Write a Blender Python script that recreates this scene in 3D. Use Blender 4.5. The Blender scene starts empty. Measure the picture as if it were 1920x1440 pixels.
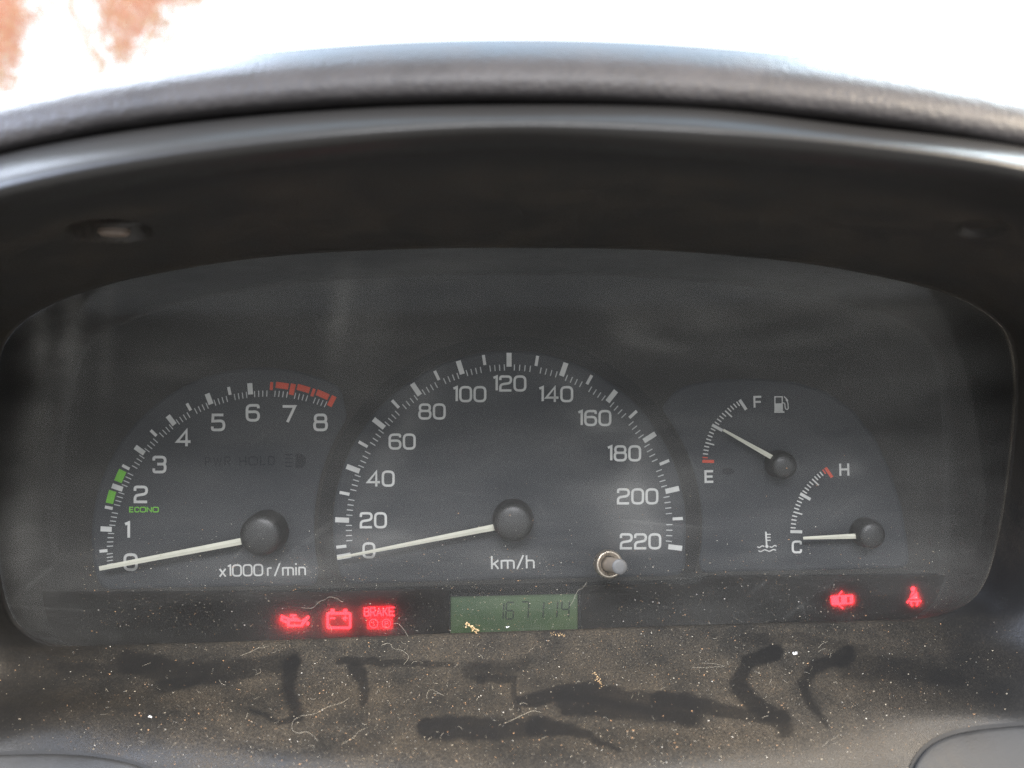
import bpy, math, random
import numpy as np
from mathutils import Matrix, Vector
from mathutils.geometry import tessellate_polygon

random.seed(7); rng = np.random.default_rng(7)
sc = bpy.context.scene
COL = sc.collection

# ------------------------------------------------------------------ frame
# working frame: millimetres, dial plane = XZ at Y=0, X right, Z up, Y away from the driver.
# the cluster leans back 16 degrees; M turns working millimetres into world metres.
FPX, CX, CY, DIST = 1585.0, 960.0, 720.0, 260.0
M = Matrix.Rotation(math.radians(-16), 4, 'X') @ Matrix.Rotation(math.radians(1.5), 4, 'Y')
def U(px, py, d=0.0):
    """point (mm) standing d mm in front of the dial plane"""
    D = DIST - d
    return ((px-CX)/FPX*D, -d, -(py-CY)/FPX*D)
def W(p): return M @ (Vector(p)*0.001)

# ------------------------------------------------------------------ camera
cam = bpy.data.cameras.new('camera'); camo = bpy.data.objects.new('camera', cam); COL.objects.link(camo)
cam.sensor_width = 36.0; cam.lens = 36.0*FPX/1920.0
cam.clip_start = 0.01; cam.clip_end = 2000
cam.dof.use_dof = True; cam.dof.focus_distance = 0.247; cam.dof.aperture_fstop = 10.0
camo.matrix_world = M @ Matrix.Translation((0, -DIST*0.001, 0)) @ Matrix.Rotation(math.radians(90), 4, 'X')
sc.camera = camo

# ------------------------------------------------------------------ world and lamps
w = bpy.data.worlds.new('World'); sc.world = w; w.use_nodes = True
bg = w.node_tree.nodes['Background']
bg.inputs['Color'].default_value = (0.90, 0.95, 1.0, 1); bg.inputs['Strength'].default_value = 0.86

def area(name, loc, target, sx, sy, radiance, col):
    l = bpy.data.lights.new(name, 'AREA'); l.shape = 'RECTANGLE'; l.size = sx; l.size_y = sy
    l.energy = radiance*math.pi*sx*sy; l.color = col
    o = bpy.data.objects.new(name, l); COL.objects.link(o)
    o.location = M @ Vector(loc)
    dv = (M @ Vector(target)) - o.location
    o.rotation_euler = dv.to_track_quat('-Z', 'Y').to_euler()
    return o
area('windscreen_light', (0.0, 0.40, 0.66), (0, -0.1, 0.05), 0.9, 0.42, 1.8, (0.30, 0.64, 1.0))
area('windscreen_left_light', (-0.62, 0.52, 0.62), (0, -0.1, 0.04), 0.50, 0.40, 17.0, (0.74, 0.83, 1.0))
area('windscreen_right_light', (0.66, 0.52, 0.62), (0, -0.1, 0.04), 0.50, 0.40, 17.0, (0.80, 0.93, 1.0))
area('left_window_light', (-0.85, -0.40, 0.48), (0, -0.06, -0.04), 0.80, 0.42, 12.0, (0.66, 0.76, 1.0))
area('right_window_light', (0.95, -0.40, 0.48), (0, -0.06, -0.04), 0.80, 0.42, 14.0, (1.0, 0.91, 0.79))
area('rear_fill_light', (0.05, -1.0, 0.66), (0, 0.0, -0.05), 0.85, 0.34, 18.0, (0.95, 0.96, 1.0))  # fill added behind the camera to brighten the lower dial faces
area('sunlit_side_window_light', (0.78, -0.52, 0.55), (0.1, -0.06, -0.09), 0.20, 0.20, 55.0, (1.0, 0.80, 0.56))

sc.view_settings.view_transform = 'Standard'; sc.view_settings.look = 'None'
sc.view_settings.exposure = 0.95; sc.view_settings.gamma = 1.0
sc.render.engine = 'CYCLES'
sc.cycles.use_denoising = True; sc.cycles.denoising_prefilter = 'NONE'
sc.cycles.transparent_max_bounces = 16; sc.cycles.max_bounces = 10
sc.cycles.sample_clamp_indirect = 6.0

# ------------------------------------------------------------------ materials
def newmat(name):
    m = bpy.data.materials.new(name); m.use_nodes = True
    nt = m.node_tree; nt.nodes.clear()
    out = nt.nodes.new('ShaderNodeOutputMaterial')
    return m, nt, out
def N(nt, t, **kw):
    n = nt.nodes.new(t)
    for k, v in kw.items():
        if k.startswith('i_'):
            n.inputs[k[2:].replace('_', ' ')].default_value = v
        else: setattr(n, k, v)
    return n
def L(nt, a, b): nt.links.new(a, b)
def noise(nt, scale, detail=3, rough=.55, vec=None):
    n = N(nt, 'ShaderNodeTexNoise'); n.inputs['Scale'].default_value = scale
    n.inputs['Detail'].default_value = detail; n.inputs['Roughness'].default_value = rough
    if vec is None:
        tc = N(nt, 'ShaderNodeTexCoord'); vec = tc.outputs['Object']
    L(nt, vec, n.inputs['Vector']); return n
def ramp(nt, fac, stops):
    r = N(nt, 'ShaderNodeValToRGB'); e = r.color_ramp.elements
    while len(e) < len(stops): e.new(0.5)
    for i, (p, c) in enumerate(stops):
        e[i].position = p; e[i].color = c if len(c) == 4 else (*c, 1)
    L(nt, fac, r.inputs['Fac']); return r
def mrange(nt, v, a, b, c, d):
    m = N(nt, 'ShaderNodeMapRange'); L(nt, v, m.inputs['Value'])
    for k, x in zip(('From Min', 'From Max', 'To Min', 'To Max'), (a, b, c, d)): m.inputs[k].default_value = x
    return m.outputs['Result']
def math_(nt, op, a, b):
    m = N(nt, 'ShaderNodeMath', operation=op)
    for i, x in enumerate((a, b)):
        if isinstance(x, (int, float)): m.inputs[i].default_value = x
        else: L(nt, x, m.inputs[i])
    return m.outputs[0]

def plastic(name, col, rough=.5, grain=0.0, gscale=1400, var=.15, spec=.5):
    m, nt, out = newmat(name); b = N(nt, 'ShaderNodeBsdfPrincipled')
    n = noise(nt, 90, 4)
    c0 = tuple(x*(1-var) for x in col); c1 = tuple(x*(1+var) for x in col)
    r = ramp(nt, n.outputs['Fac'], [(.3, c0), (.7, c1)])
    L(nt, r.outputs['Color'], b.inputs['Base Color'])
    b.inputs['Specular IOR Level'].default_value = spec
    L(nt, mrange(nt, n.outputs['Fac'], .3, .7, rough-.05, rough+.05), b.inputs['Roughness'])
    if grain:
        g = noise(nt, gscale, 2, .5)
        bp = N(nt, 'ShaderNodeBump'); bp.inputs['Strength'].default_value = 1.0; bp.inputs['Distance'].default_value = grain*.001
        L(nt, g.outputs['Fac'], bp.inputs['Height']); L(nt, bp.outputs['Normal'], b.inputs['Normal'])
    L(nt, b.outputs[0], out.inputs['Surface']); return m

def emis(name, col, s):
    m, nt, out = newmat(name); e = N(nt, 'ShaderNodeEmission')
    e.inputs['Color'].default_value = (*col, 1); e.inputs['Strength'].default_value = s
    L(nt, e.outputs[0], out.inputs['Surface']); return m

def print_mat(name, col, worn=.25):
    m, nt, out = newmat(name); b = N(nt, 'ShaderNodeBsdfPrincipled')
    n = noise(nt, 160, 4, .6)
    r = ramp(nt, n.outputs['Fac'], [(.3, tuple(x*(1-worn) for x in col)), (.6, col)])
    L(nt, r.outputs['Color'], b.inputs['Base Color']); b.inputs['Roughness'].default_value = .6
    b.inputs['Specular IOR Level'].default_value = .2
    L(nt, b.outputs[0], out.inputs['Surface']); return m

def metal(name, col, rough, mtl):
    m, nt, out = newmat(name); b = N(nt, 'ShaderNodeBsdfPrincipled')
    n = noise(nt, 500, 4)
    r = ramp(nt, n.outputs['Fac'], [(.3, tuple(x*.7 for x in col)), (.65, col)])
    L(nt, r.outputs['Color'], b.inputs['Base Color']); b.inputs['Metallic'].default_value = mtl
    L(nt, mrange(nt, n.outputs['Fac'], .3, .7, rough-.08, rough+.15), b.inputs['Roughness'])
    L(nt, b.outputs[0], out.inputs['Surface']); return m

def dusty_plastic():
    """dark moulded plastic; a painted attribute says where dust has settled and where it was wiped off, and lightens the dim hood"""
    m, nt, out = newmat('dusty_plastic'); b = N(nt, 'ShaderNodeBsdfPrincipled')
    at = N(nt, 'ShaderNodeAttribute', attribute_name='dust')
    n1 = noise(nt, 4200, 3, .75); n2 = noise(nt, 60, 6, .65); n3 = noise(nt, 2000, 3, .65)
    sp = mrange(nt, n1.outputs['Fac'], .52, .70, 0, 1)          # fine specks
    cl = mrange(nt, n2.outputs['Fac'], .35, .68, .35, 1)        # drifts
    sp2 = mrange(nt, n3.outputs['Fac'], .45, .75, .15, .8)
    f = math_(nt, 'MULTIPLY', math_(nt, 'MULTIPLY', at.outputs['Fac'], cl), math_(nt, 'ADD', math_(nt, 'MULTIPLY', sp, .75), sp2))
    f = math_(nt, 'MINIMUM', f, .85)
    dustcol = ramp(nt, n2.outputs['Fac'], [(.35, (.078, .068, .052)), (.6, (.108, .086, .059))])
    mx = N(nt, 'ShaderNodeMix', data_type='RGBA')
    L(nt, f, mx.inputs['Factor']); mx.inputs['A'].default_value = (.0125, .0122, .012, 1)
    L(nt, dustcol.outputs['Color'], mx.inputs['B']); L(nt, mx.outputs['Result'], b.inputs['Base Color'])
    L(nt, mrange(nt, f, 0, .6, .34, .85), b.inputs['Roughness']); b.inputs['Specular IOR Level'].default_value = .27
    g = noise(nt, 1500, 2, .5)
    hs = math_(nt, 'ADD', math_(nt, 'MULTIPLY', g.outputs['Fac'], .5), math_(nt, 'MULTIPLY', f, 1.0))
    bp = N(nt, 'ShaderNodeBump'); bp.inputs['Distance'].default_value = .00009
    L(nt, hs, bp.inputs['Height']); L(nt, bp.outputs['Normal'], b.inputs['Normal'])
    L(nt, b.outputs[0], out.inputs['Surface']); return m

def lens_mat():
    m, nt, out = newmat('clear_scuffed_lens')
    tr = N(nt, 'ShaderNodeBsdfTransparent'); tr.inputs['Color'].default_value = (.93, .93, .93, 1)
    gl = N(nt, 'ShaderNodeBsdfGlossy'); gl.inputs['Roughness'].default_value = .06
    fr = N(nt, 'ShaderNodeFresnel'); fr.inputs['IOR'].default_value = 1.30
    m1 = N(nt, 'ShaderNodeMixShader'); L(nt, fr.outputs[0], m1.inputs[0]); L(nt, tr.outputs[0], m1.inputs[1]); L(nt, gl.outputs[0], m1.inputs[2])
    df = N(nt, 'ShaderNodeBsdfDiffuse'); df.inputs['Color'].default_value = (.50, .49, .46, 1)
    tl = N(nt, 'ShaderNodeBsdfTranslucent'); tl.inputs['Color'].default_value = (.5, .49, .46, 1)
    m2 = N(nt, 'ShaderNodeMixShader'); m2.inputs[0].default_value = .3
    L(nt, df.outputs[0], m2.inputs[1]); L(nt, tl.outputs[0], m2.inputs[2])
    tc = N(nt, 'ShaderNodeTexCoord')
    mp = N(nt, 'ShaderNodeMapping'); mp.inputs['Rotation'].default_value = (0, .5, 0); mp.inputs['Scale'].default_value = (1, 1, 3.2)
    L(nt, tc.outputs['Object'], mp.inputs['Vector'])
    n1 = noise(nt, 22, 5, .6, mp.outputs['Vector'])      # smears
    n2 = noise(nt, 1900, 2, .6)                          # fine dust
    n3 = noise(nt, 9, 2, .5)
    a = mrange(nt, n1.outputs['Fac'], .33, .72, .014, .085)
    bq = mrange(nt, n2.outputs['Fac'], .60, .76, 0, .10)
    c = mrange(nt, n3.outputs['Fac'], .3, .7, .5, 1.3)
    at = N(nt, 'ShaderNodeAttribute', attribute_name='dust')
    f = math_(nt, 'ADD', math_(nt, 'MULTIPLY', a, c), math_(nt, 'MULTIPLY', bq, math_(nt, 'ADD', at.outputs['Fac'], .02)))
    f = math_(nt, 'ADD', f, math_(nt, 'MULTIPLY', at.outputs['Fac'], .018))
    a2 = N(nt, 'ShaderNodeAttribute', attribute_name='smear_and_reflection')
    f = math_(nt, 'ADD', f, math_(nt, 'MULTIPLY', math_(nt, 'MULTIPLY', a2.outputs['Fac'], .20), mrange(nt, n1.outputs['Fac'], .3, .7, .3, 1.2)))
    for ry, rs in ((.35, (500, 500, 14)), (-.9, (420, 420, 10)), (1.45, (600, 600, 12))):      # fine scratches in three directions
        ms = N(nt, 'ShaderNodeMapping'); ms.inputs['Rotation'].default_value = (0, ry, 0)
        m0 = N(nt, 'ShaderNodeMapping'); m0.inputs['Scale'].default_value = rs
        L(nt, tc.outputs['Object'], ms.inputs['Vector']); L(nt, ms.outputs['Vector'], m0.inputs['Vector'])
        ns_ = noise(nt, 1.0, 2, .5, m0.outputs['Vector'])
        f = math_(nt, 'ADD', f, math_(nt, 'MULTIPLY', mrange(nt, ns_.outputs['Fac'], .66, .76, 0, .05), mrange(nt, n1.outputs['Fac'], .42, .62, 0, 1)))
    m3 = N(nt, 'ShaderNodeMixShader'); L(nt, f, m3.inputs[0]); L(nt, m1.outputs[0], m3.inputs[1]); L(nt, m2.outputs[0], m3.inputs[2])
    L(nt, m3.outputs[0], out.inputs['Surface']); return m

def smoked_mat():
    m, nt, out = newmat('smoked_diffuser')
    tr = N(nt, 'ShaderNodeBsdfTransparent'); tr.inputs['Color'].default_value = (.72, .70, .70, 1)
    tl = N(nt, 'ShaderNodeBsdfTranslucent'); tl.inputs['Color'].default_value = (.55, .5, .5, 1)
    df = N(nt, 'ShaderNodeBsdfDiffuse'); df.inputs['Color'].default_value = (.02, .02, .02, 1)
    a = N(nt, 'ShaderNodeMixShader'); a.inputs[0].default_value = .60
    L(nt, df.outputs[0], a.inputs[1]); L(nt, tl.outputs[0], a.inputs[2])
    b = N(nt, 'ShaderNodeMixShader'); b.inputs[0].default_value = .50
    L(nt, tr.outputs[0], b.inputs[1]); L(nt, a.outputs[0], b.inputs[2])
    L(nt, b.outputs[0], out.inputs['Surface']); return m

def island_mat(name, cols, rough=.8):
    m, nt, out = newmat(name); b = N(nt, 'ShaderNodeBsdfPrincipled')
    g = N(nt, 'ShaderNodeNewGeometry')
    st = [(i/len(cols), c) for i, c in enumerate(cols)]
    r = ramp(nt, g.outputs['Random Per Island'], st); r.color_ramp.interpolation = 'CONSTANT'
    L(nt, r.outputs['Color'], b.inputs['Base Color']); b.inputs['Roughness'].default_value = rough
    L(nt, b.outputs[0], out.inputs['Surface']); return m

def leaf_mat(name, cols, rough=.7):
    m, nt, out = newmat(name); g = N(nt, 'ShaderNodeNewGeometry')
    r = ramp(nt, g.outputs['Random Per Island'], [(i/len(cols), c) for i, c in enumerate(cols)]); r.color_ramp.interpolation = 'CONSTANT'
    d = N(nt, 'ShaderNodeBsdfDiffuse'); t = N(nt, 'ShaderNodeBsdfTranslucent'); x = N(nt, 'ShaderNodeMixShader'); x.inputs[0].default_value = .5
    L(nt, r.outputs['Color'], d.inputs['Color']); L(nt, r.outputs['Color'], t.inputs['Color'])
    L(nt, d.outputs[0], x.inputs[1]); L(nt, t.outputs[0], x.inputs[2]); L(nt, x.outputs[0], out.inputs['Surface']); return m

MT = dict(
    dusty=dusty_plastic(),
    brow=plastic('grained_dash_skin', (.029, .0265, .0265), .50, .28, 850, .25, .26),
    trim=plastic('grey_trim_plastic', (.030, .030, .030), .55, .06, 1600, .2, .25),
    gap=plastic('black_gap', (.008, .008, .008), .7),
    panel=plastic('black_dial_panel', (.031, .030, .0285), .6, 0, 1, .1, .2),
    band=plastic('dark_lower_band', (.009, .0095, .010), .6, 0, 1, .1, .2),
    shroud=plastic('inner_shroud', (.031, .030, .0285), .6, 0, 1, .1, .2),
    face=plastic('grey_dial_face', (.038, .0405, .0445), .6, 0, 1, .06, .3),
    white=print_mat('white_print', (.52, .52, .50), .2),
    dimwhite=print_mat('fine_white_print', (.42, .43, .42), .2),
    red=print_mat('red_print', (.55, .085, .05), .15),
    green=print_mat('green_print', (.15, .42, .05), .15),
    unlit=print_mat('unlit_print', (.029, .031, .034), .1),
    needle=print_mat('ivory_needle', (.56, .55, .46), .1),
    cap=plastic('hub_cap_black', (.022, .022, .022), .42, 0, 1, .2, .5),
    chrome=metal('worn_collar', (.60, .52, .42), .28, .8),
    stalk=metal('worn_knob', (.36, .30, .24), .38, .45),
    knob=plastic('knob_end', (.06, .06, .06), .5, .03, 2500, .3),
    lens=lens_mat(), smoked=smoked_mat(),
    glow=emis('red_lamp', (1.0, .020, .030), 8.5),
    glowdim=emis('red_lamp_field', (1.0, .012, .025), 0.9),
    dark=plastic('lamp_mask', (.02, .004, .004), .6),
    lcd=None, seg=plastic('lcd_segment', (.010, .021, .011), .5),
    screw=plastic('dull_screw', (.10, .078, .062), .6),
    lint=print_mat('lint', (.52, .47, .38), .3),
    crumb=island_mat('crumbs', [(.32, .27, .20), (.42, .24, .12), (.24, .20, .14), (.50, .47, .41), (.30, .18, .10), (.36, .31, .23)]),
    tan=island_mat('tan_debris', [(.50, .33, .17), (.42, .27, .13), (.56, .41, .24)]),
    whitechip=print_mat('white_chip', (.85, .85, .83), .1),
)
def lcd_mat():
    m, nt, out = newmat('lcd_glass'); b = N(nt, 'ShaderNodeBsdfPrincipled')
    n = noise(nt, 60, 2)
    r = ramp(nt, n.outputs['Fac'], [(.3, (.026, .052, .022)), (.68, (.056, .086, .038))])
    L(nt, r.outputs['Color'], b.inputs['Base Color']); b.inputs['Roughness'].default_value = .35
    L(nt, r.outputs['Color'], b.inputs['Emission Color']); b.inputs['Emission Strength'].default_value = .30
    L(nt, b.outputs[0], out.inputs['Surface']); return m
MT['lcd'] = lcd_mat()

# ------------------------------------------------------------------ object helpers
def root(name, label, cat, at, group=None):
    o = bpy.data.objects.new(name, None); COL.objects.link(o); o.empty_display_size = .01
    o.location = W(at); o['label'] = label; o['category'] = cat
    if group: o['group'] = group
    return o
def base_of(o):
    v = Vector((0, 0, 0))
    while o is not None: v = v + o.location; o = o.parent
    return v
def obj(name, verts, faces, mat, parent=None, smooth=False, label=None, world=False):
    off = base_of(parent)
    me = bpy.data.meshes.new(name)
    vs = [(Vector(v) if world else W(v)) - off for v in verts]
    orig = Vector((0, 0, 0))
    if parent is None:
        orig = sum(vs, Vector((0, 0, 0)))/len(vs); vs = [v-orig for v in vs]
    me.from_pydata([tuple(v) for v in vs], [], faces); me.update()
    if smooth: me.polygons.foreach_set('use_smooth', [True]*len(me.polygons))
    me.materials.append(mat)
    o = bpy.data.objects.new(name, me); COL.objects.link(o)
    o.parent = parent; o.location = orig
    if label: o['label'] = label
    return o
def tag(o, label, cat, group=None, kind=None):
    o['label'] = label; o['category'] = cat
    if group: o['group'] = group
    if kind: o['kind'] = kind
    return o

class MB:
    def __init__(s): s.v = []; s.f = []; s.k = 0
    def add(s, v, f):
        n = len(s.v); s.v += [tuple(x) for x in v]; s.f += [tuple(i+n for i in q) for q in f]
    def build(s, name, mat, parent=None, smooth=False, label=None): return obj(name, s.v, s.f, mat, parent, smooth, label)

def fillet(pts, closed=False):
    """[(x,y[,r])] -> smooth polyline"""
    out = []; n = len(pts)
    for i, p in enumerate(pts):
        x, y = p[0], p[1]; r = p[2] if len(p) > 2 else 0
        if r <= 0 or (not closed and i in (0, n-1)): out.append((x, y)); continue
        a = pts[(i-1) % n]; c = pts[(i+1) % n]
        va = Vector((a[0]-x, a[1]-y)); vc = Vector((c[0]-x, c[1]-y))
        r1 = min(r, va.length*.5, vc.length*.5)
        p0 = Vector((x, y))+va.normalized()*r1; p2 = Vector((x, y))+vc.normalized()*r1
        for k in range(6):
            t = k/5; q = p0*(1-t)**2 + Vector((x, y))*2*t*(1-t) + p2*t*t
            out.append((q.x, q.y))
    res = []
    for p in out:
        if not res or (Vector(p)-Vector(res[-1])).length > 1e-4: res.append(p)
    if closed and (Vector(res[0])-Vector(res[-1])).length < 1e-4: res.pop()
    return res
def stroke(mb, pts, wd, d, closed=False, proj=U, th=.05):
    n = len(pts); Lf = []; Rt = []; d = d+.006*mb.k; mb.k += 1        # later strokes lie a hair above earlier ones
    for i in range(n):
        p = Vector(pts[i])
        a = Vector(pts[(i-1) % n]) if (closed or i > 0) else None
        c = Vector(pts[(i+1) % n]) if (closed or i < n-1) else None
        d1 = (p-a).normalized() if a is not None else None
        d2 = (c-p).normalized() if c is not None else None
        if d1 is None: d1 = d2
        if d2 is None: d2 = d1
        n1 = Vector((-d1.y, d1.x)); n2 = Vector((-d2.y, d2.x)); m = n1+n2
        if m.length < 1e-3: m = n1
        m.normalize(); k = 1/max(.5, m.dot(n1))
        Lf.append(p+m*wd/2*k); Rt.append(p-m*wd/2*k)
    vs = []
    for l, r in zip(Lf, Rt):
        vs += [proj(l.x, l.y, d), proj(r.x, r.y, d)]
    fs = []
    for i in range(n if closed else n-1):
        j = (i+1) % n; fs.append((2*i, 2*j, 2*j+1, 2*i+1))
    mb.add(vs, fs)
def poly(mb, pts, d, th=0.0):
    """filled px outline; with th it becomes a slab th mm thick"""
    d = d+.006*mb.k; mb.k += 1
    n = len(pts); v = [Vector((p[0], p[1], 0)) for p in pts]
    tri = tessellate_polygon([v])
    vs = [U(p[0], p[1], d) for p in pts]; fs = [tuple(t) for t in tri]
    if th:
        vs += [U(p[0], p[1], d-th) for p in pts]
        fs += [(i, (i+1) % n, n+(i+1) % n, n+i) for i in range(n)]
    mb.add(vs, fs)
def arc(cx, cy, r, a0, a1, n):
    return [(cx+r*math.cos(math.radians(a0+(a1-a0)*i/n)), cy-r*math.sin(math.radians(a0+(a1-a0)*i/n))) for i in range(n+1)]

# ------------------------------------------------------------------ squarish stroke lettering
R_ = .30
G = {
 '0': (.78, [([(0,0,R_),(0,1,R_),(1,1,R_),(1,0,R_)], 1)]),
 '1': (.24, [([(0,.90),(1,1.0),(1,0)], 0)]),
 '2': (.78, [([(0,.74),(0,1,R_),(1,1,R_),(1,.54,.26),(0,.42,.26),(0,0),(1.04,0)], 0)]),
 '3': (.76, [([(0,.77),(0,1,R_),(1,1,R_),(1,.53,.2),(.3,.53)], 0), ([(.3,.53),(1,.53,.2),(1,0,R_),(0,0,R_),(0,.24)], 0)]),
 '4': (.84, [([(.74,-.06),(.74,1),(0,.25),(1.06,.25)], 0)]),
 '5': (.78, [([(.95,1),(.06,1),(.03,.58),(1,.62,R_),(1,0,R_),(0,0,R_),(0,.22)], 0)]),
 '6': (.78, [([(.97,.80),(.97,1,R_),(0,1,R_),(0,0,R_),(1,0,R_),(1,.58,R_),(0,.56,.1)], 0)]),
 '7': (.78, [([(-.05,1),(1,1),(.36,-.05)], 0)]),
 '8': (.80, [([(.05,.54,.2),(.05,1,R_),(.95,1,R_),(.95,.54,.2)], 1), ([(0,0,R_),(0,.54,.2),(1,.54,.2),(1,0,R_)], 1)]),
 'E': (.72, [([(1,1),(0,1),(0,0),(1,0)], 0), ([(0,.5),(.92,.5)], 0)]),
 'F': (.68, [([(1,1),(0,1),(0,-.06)], 0), ([(0,.5),(.92,.5)], 0)]),
 'H': (.74, [([(0,-.06),(0,1.06)], 0), ([(1,-.06),(1,1.06)], 0), ([(0,.52),(1,.52)], 0)]),
 'C': (.76, [([(1,.72),(1,1,R_),(0,1,R_),(0,0,R_),(1,0,R_),(1,.28)], 0)]),
 'O': (1.05, [([(0,0,R_),(0,1,R_),(1,1,R_),(1,0,R_)], 1)]),
 'N': (.85, [([(0,-.06),(0,1),(1,0),(1,1.06)], 0)]),
 'B': (.62, [([(0,0),(0,1),(.94,1,.2),(.94,.52,.2),(0,.52)], 0), ([(0,.52),(1,.52,.2),(1,0,.2),(0,0)], 0)]),
 'R': (.62, [([(0,-.06),(0,1),(1,1,.2),(1,.47,.2),(0,.47)], 0), ([(.5,.47),(1,-.06)], 0)]),
 'A': (.68, [([(0,-.06),(.5,1),(1,-.06)], 0), ([(.22,.32),(.78,.32)], 0)]),
 'K': (.62, [([(0,-.06),(0,1.06)], 0), ([(1,1.04),(.02,.42)], 0), ([(.36,.6),(1,-.05)], 0)]),
 'P': (.62, [([(0,-.06),(0,1),(1,1,.2),(1,.45,.2),(0,.45)], 0)]),
 'W': (.95, [([(0,1),(.25,0),(.5,.9),(.75,0),(1,1)], 0)]),
 'L': (.6, [([(0,1.06),(0,0),(1,0)], 0)]),
 'D': (.7, [([(0,0),(0,1),(1,1,.35),(1,0,.35)], 1)]),
 'x': (.55, [([(0,.68),(1,-.04)], 0), ([(1,.68),(0,-.04)], 0)]),
 'r': (.36, [([(0,-.06),(0,.66)], 0), ([(0,.40),(0,.64,.2),(1,.66)], 0)]),
 'm': (.95, [([(0,-.06),(0,.68)], 0), ([(0,.64),(1,.64,.2),(1,-.06)], 0), ([(.5,.64),(.5,-.06)], 0)]),
 'i': (.02, [([(0,-.06),(0,.68)], 0), ([(0,.9),(0,1.04)], 0)]),
 'n': (.55, [([(0,-.06),(0,.68)], 0), ([(0,.64),(1,.64,.2),(1,-.06)], 0)]),
 'k': (.5, [([(0,-.06),(0,1.06)], 0), ([(1,.68),(.02,.28)], 0), ([(.36,.42),(1,-.05)], 0)]),
 'h': (.55, [([(0,-.06),(0,1.06)], 0), ([(0,.62),(1,.62,.2),(1,-.06)], 0)]),
 '/': (.5, [([(0,-.1),(1,1.08)], 0)]),
 '.': (.02, [([(0,-.06),(0,.06)], 0)]),
 ' ': (.2, []),
}
def text(mb, s, cx, cy, h, sw, d, gap=.30, wide=1.0, rot=-1.2):
    """lettering centred at px (cx,cy), h px tall overall, stroke sw px"""
    ch = h-sw; widths = [G[c][0]*ch*wide for c in s]; gp = gap*ch
    tot = sum(widths)+gp*(len(s)-1); x = -tot/2
    ca, sa = math.cos(math.radians(rot)), math.sin(math.radians(rot))
    for c, wd in zip(s, widths):
        for pts, cl in G[c][1]:
            q = fillet([(x+p[0]*wd, -ch/2+p[1]*ch, *( [p[2]*ch] if len(p) > 2 else [])) for p in pts], bool(cl))
            q = [(cx+a*ca-(-b)*sa, cy+a*sa+(-b)*ca) for a, b in q]
            stroke(mb, q, sw, d, bool(cl))
        x += wd+gp
def letter(name, s, cx, cy, h, sw, d, mat, parent, **kw):
    mb = MB(); text(mb, s, cx, cy, h, sw, d, **kw); return mb.build(name, mat, parent)
def tick(name, cx, cy, ang, ln, wd, d, mat, parent):
    """a bar centred at px (cx,cy) whose length points along ang (degrees, screen y up)"""
    u = Vector((math.cos(math.radians(ang)), -math.sin(math.radians(ang)))); n = Vector((-u.y, u.x)); c = Vector((cx, cy))
    q = [c-u*ln/2-n*wd/2, c+u*ln/2-n*wd/2, c+u*ln/2+n*wd/2, c-u*ln/2+n*wd/2]
    mb = MB(); vs = [U(p.x, p.y, d) for p in q]+[U(p.x, p.y, d-.06) for p in q]
    mb.add(vs, [(0, 1, 2, 3), (0, 1, 5, 4), (1, 2, 6, 5), (2, 3, 7, 6), (3, 0, 4, 7)])
    return mb.build(name, mat, parent)

# ================================================================== setting
def disc(r, z, n=64):
    return [(0, 0, z)]+[(r*math.cos(2*math.pi*i/n), r*math.sin(2*math.pi*i/n), z) for i in range(n)], [(0, i+1, (i+1) % n+1) for i in range(n)]
v, f = disc(400, -1.0)
ground = obj('ground', v, f, plastic('pale_dusty_ground', (.42, .39, .36), .9, 0, 1, .2, .1), world=True)
ground['kind'] = 'structure'; ground['label'] = 'pale dusty ground outside beyond the dashboard'

# ================================================================== dashboard hood
hood = root('dashboard_hood', 'black grained plastic hood curving over and around the instrument dials', 'dashboard', (0, -60, -90))

def cr_closed(pts, per=24):
    p = np.array(pts, float); n = len(p); out = []
    for i in range(n):
        a, b, c, e = p[(i-1) % n], p[i], p[(i+1) % n], p[(i+2) % n]
        for k in range(per):
            t = k/per
            out.append(.5*((2*b)+(-a+c)*t+(2*a-5*b+4*c-e)*t*t+(-a+3*b-3*c+e)*t**3))
    return np.array(out)
PC = (960., 850.); NT = 1320
TH = np.linspace(-math.pi, math.pi, NT, endpoint=False)
def ring(pts):
    q = cr_closed(pts); dx, dy = q[:, 0]-PC[0], q[:, 1]-PC[1]
    th = np.arctan2(dy, dx); r = np.hypot(dx, dy); o = np.argsort(th); th, r, d = th[o], r[o], q[:, 2][o]
    th = np.concatenate([th-2*math.pi, th, th+2*math.pi]); r = np.tile(r, 3); d = np.tile(d, 3)
    rr = np.interp(TH, th, r); dd = np.interp(TH, th, d)
    x = PC[0]+rr*np.cos(TH); y = PC[1]+rr*np.sin(TH)
    return x, y, dd
def ld(y): return 12+23*(1211-y)/(1211-465)
lens_px = [(960,465),(800,466),(600,474),(450,488),(300,512),(200,535),(100,570),(34,612),(2,665),(-8,760),(-10,900),(-6,1010),(4,1095),(22,1152),(52,1186),(95,1206),(150,1211),
           (300,1207),(500,1201),(800,1189),(1100,1179),(1400,1169),(1640,1163),(1745,1157),(1810,1134),(1848,1090),(1872,1010),(1890,900),(1902,780),(1903,690),(1890,632),(1862,597),(1800,560),(1700,530),(1550,500),(1400,482),(1200,468)]
R0 = [(x, y, ld(y)) for x, y in lens_px]
Rb = [(PC[0]+(x-PC[0])*1.006, PC[1]+(y-PC[1])*1.010, ld(y)+.9) for x, y in lens_px]
R1 = [(960,372,72),(600,382,72),(300,420,70),(120,458,66),(-30,545,58),(-90,700,50),(-95,900,42),(-60,1100,34),(-5,1225,28),(120,1285,26),(400,1285,27),(960,1262,26),(1500,1240,26),(1780,1225,26),(1900,1180,28),(1975,1050,34),(1990,880,42),(1985,700,50),(1940,560,58),(1830,470,66),(1620,410,70),(1320,380,72)]
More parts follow.
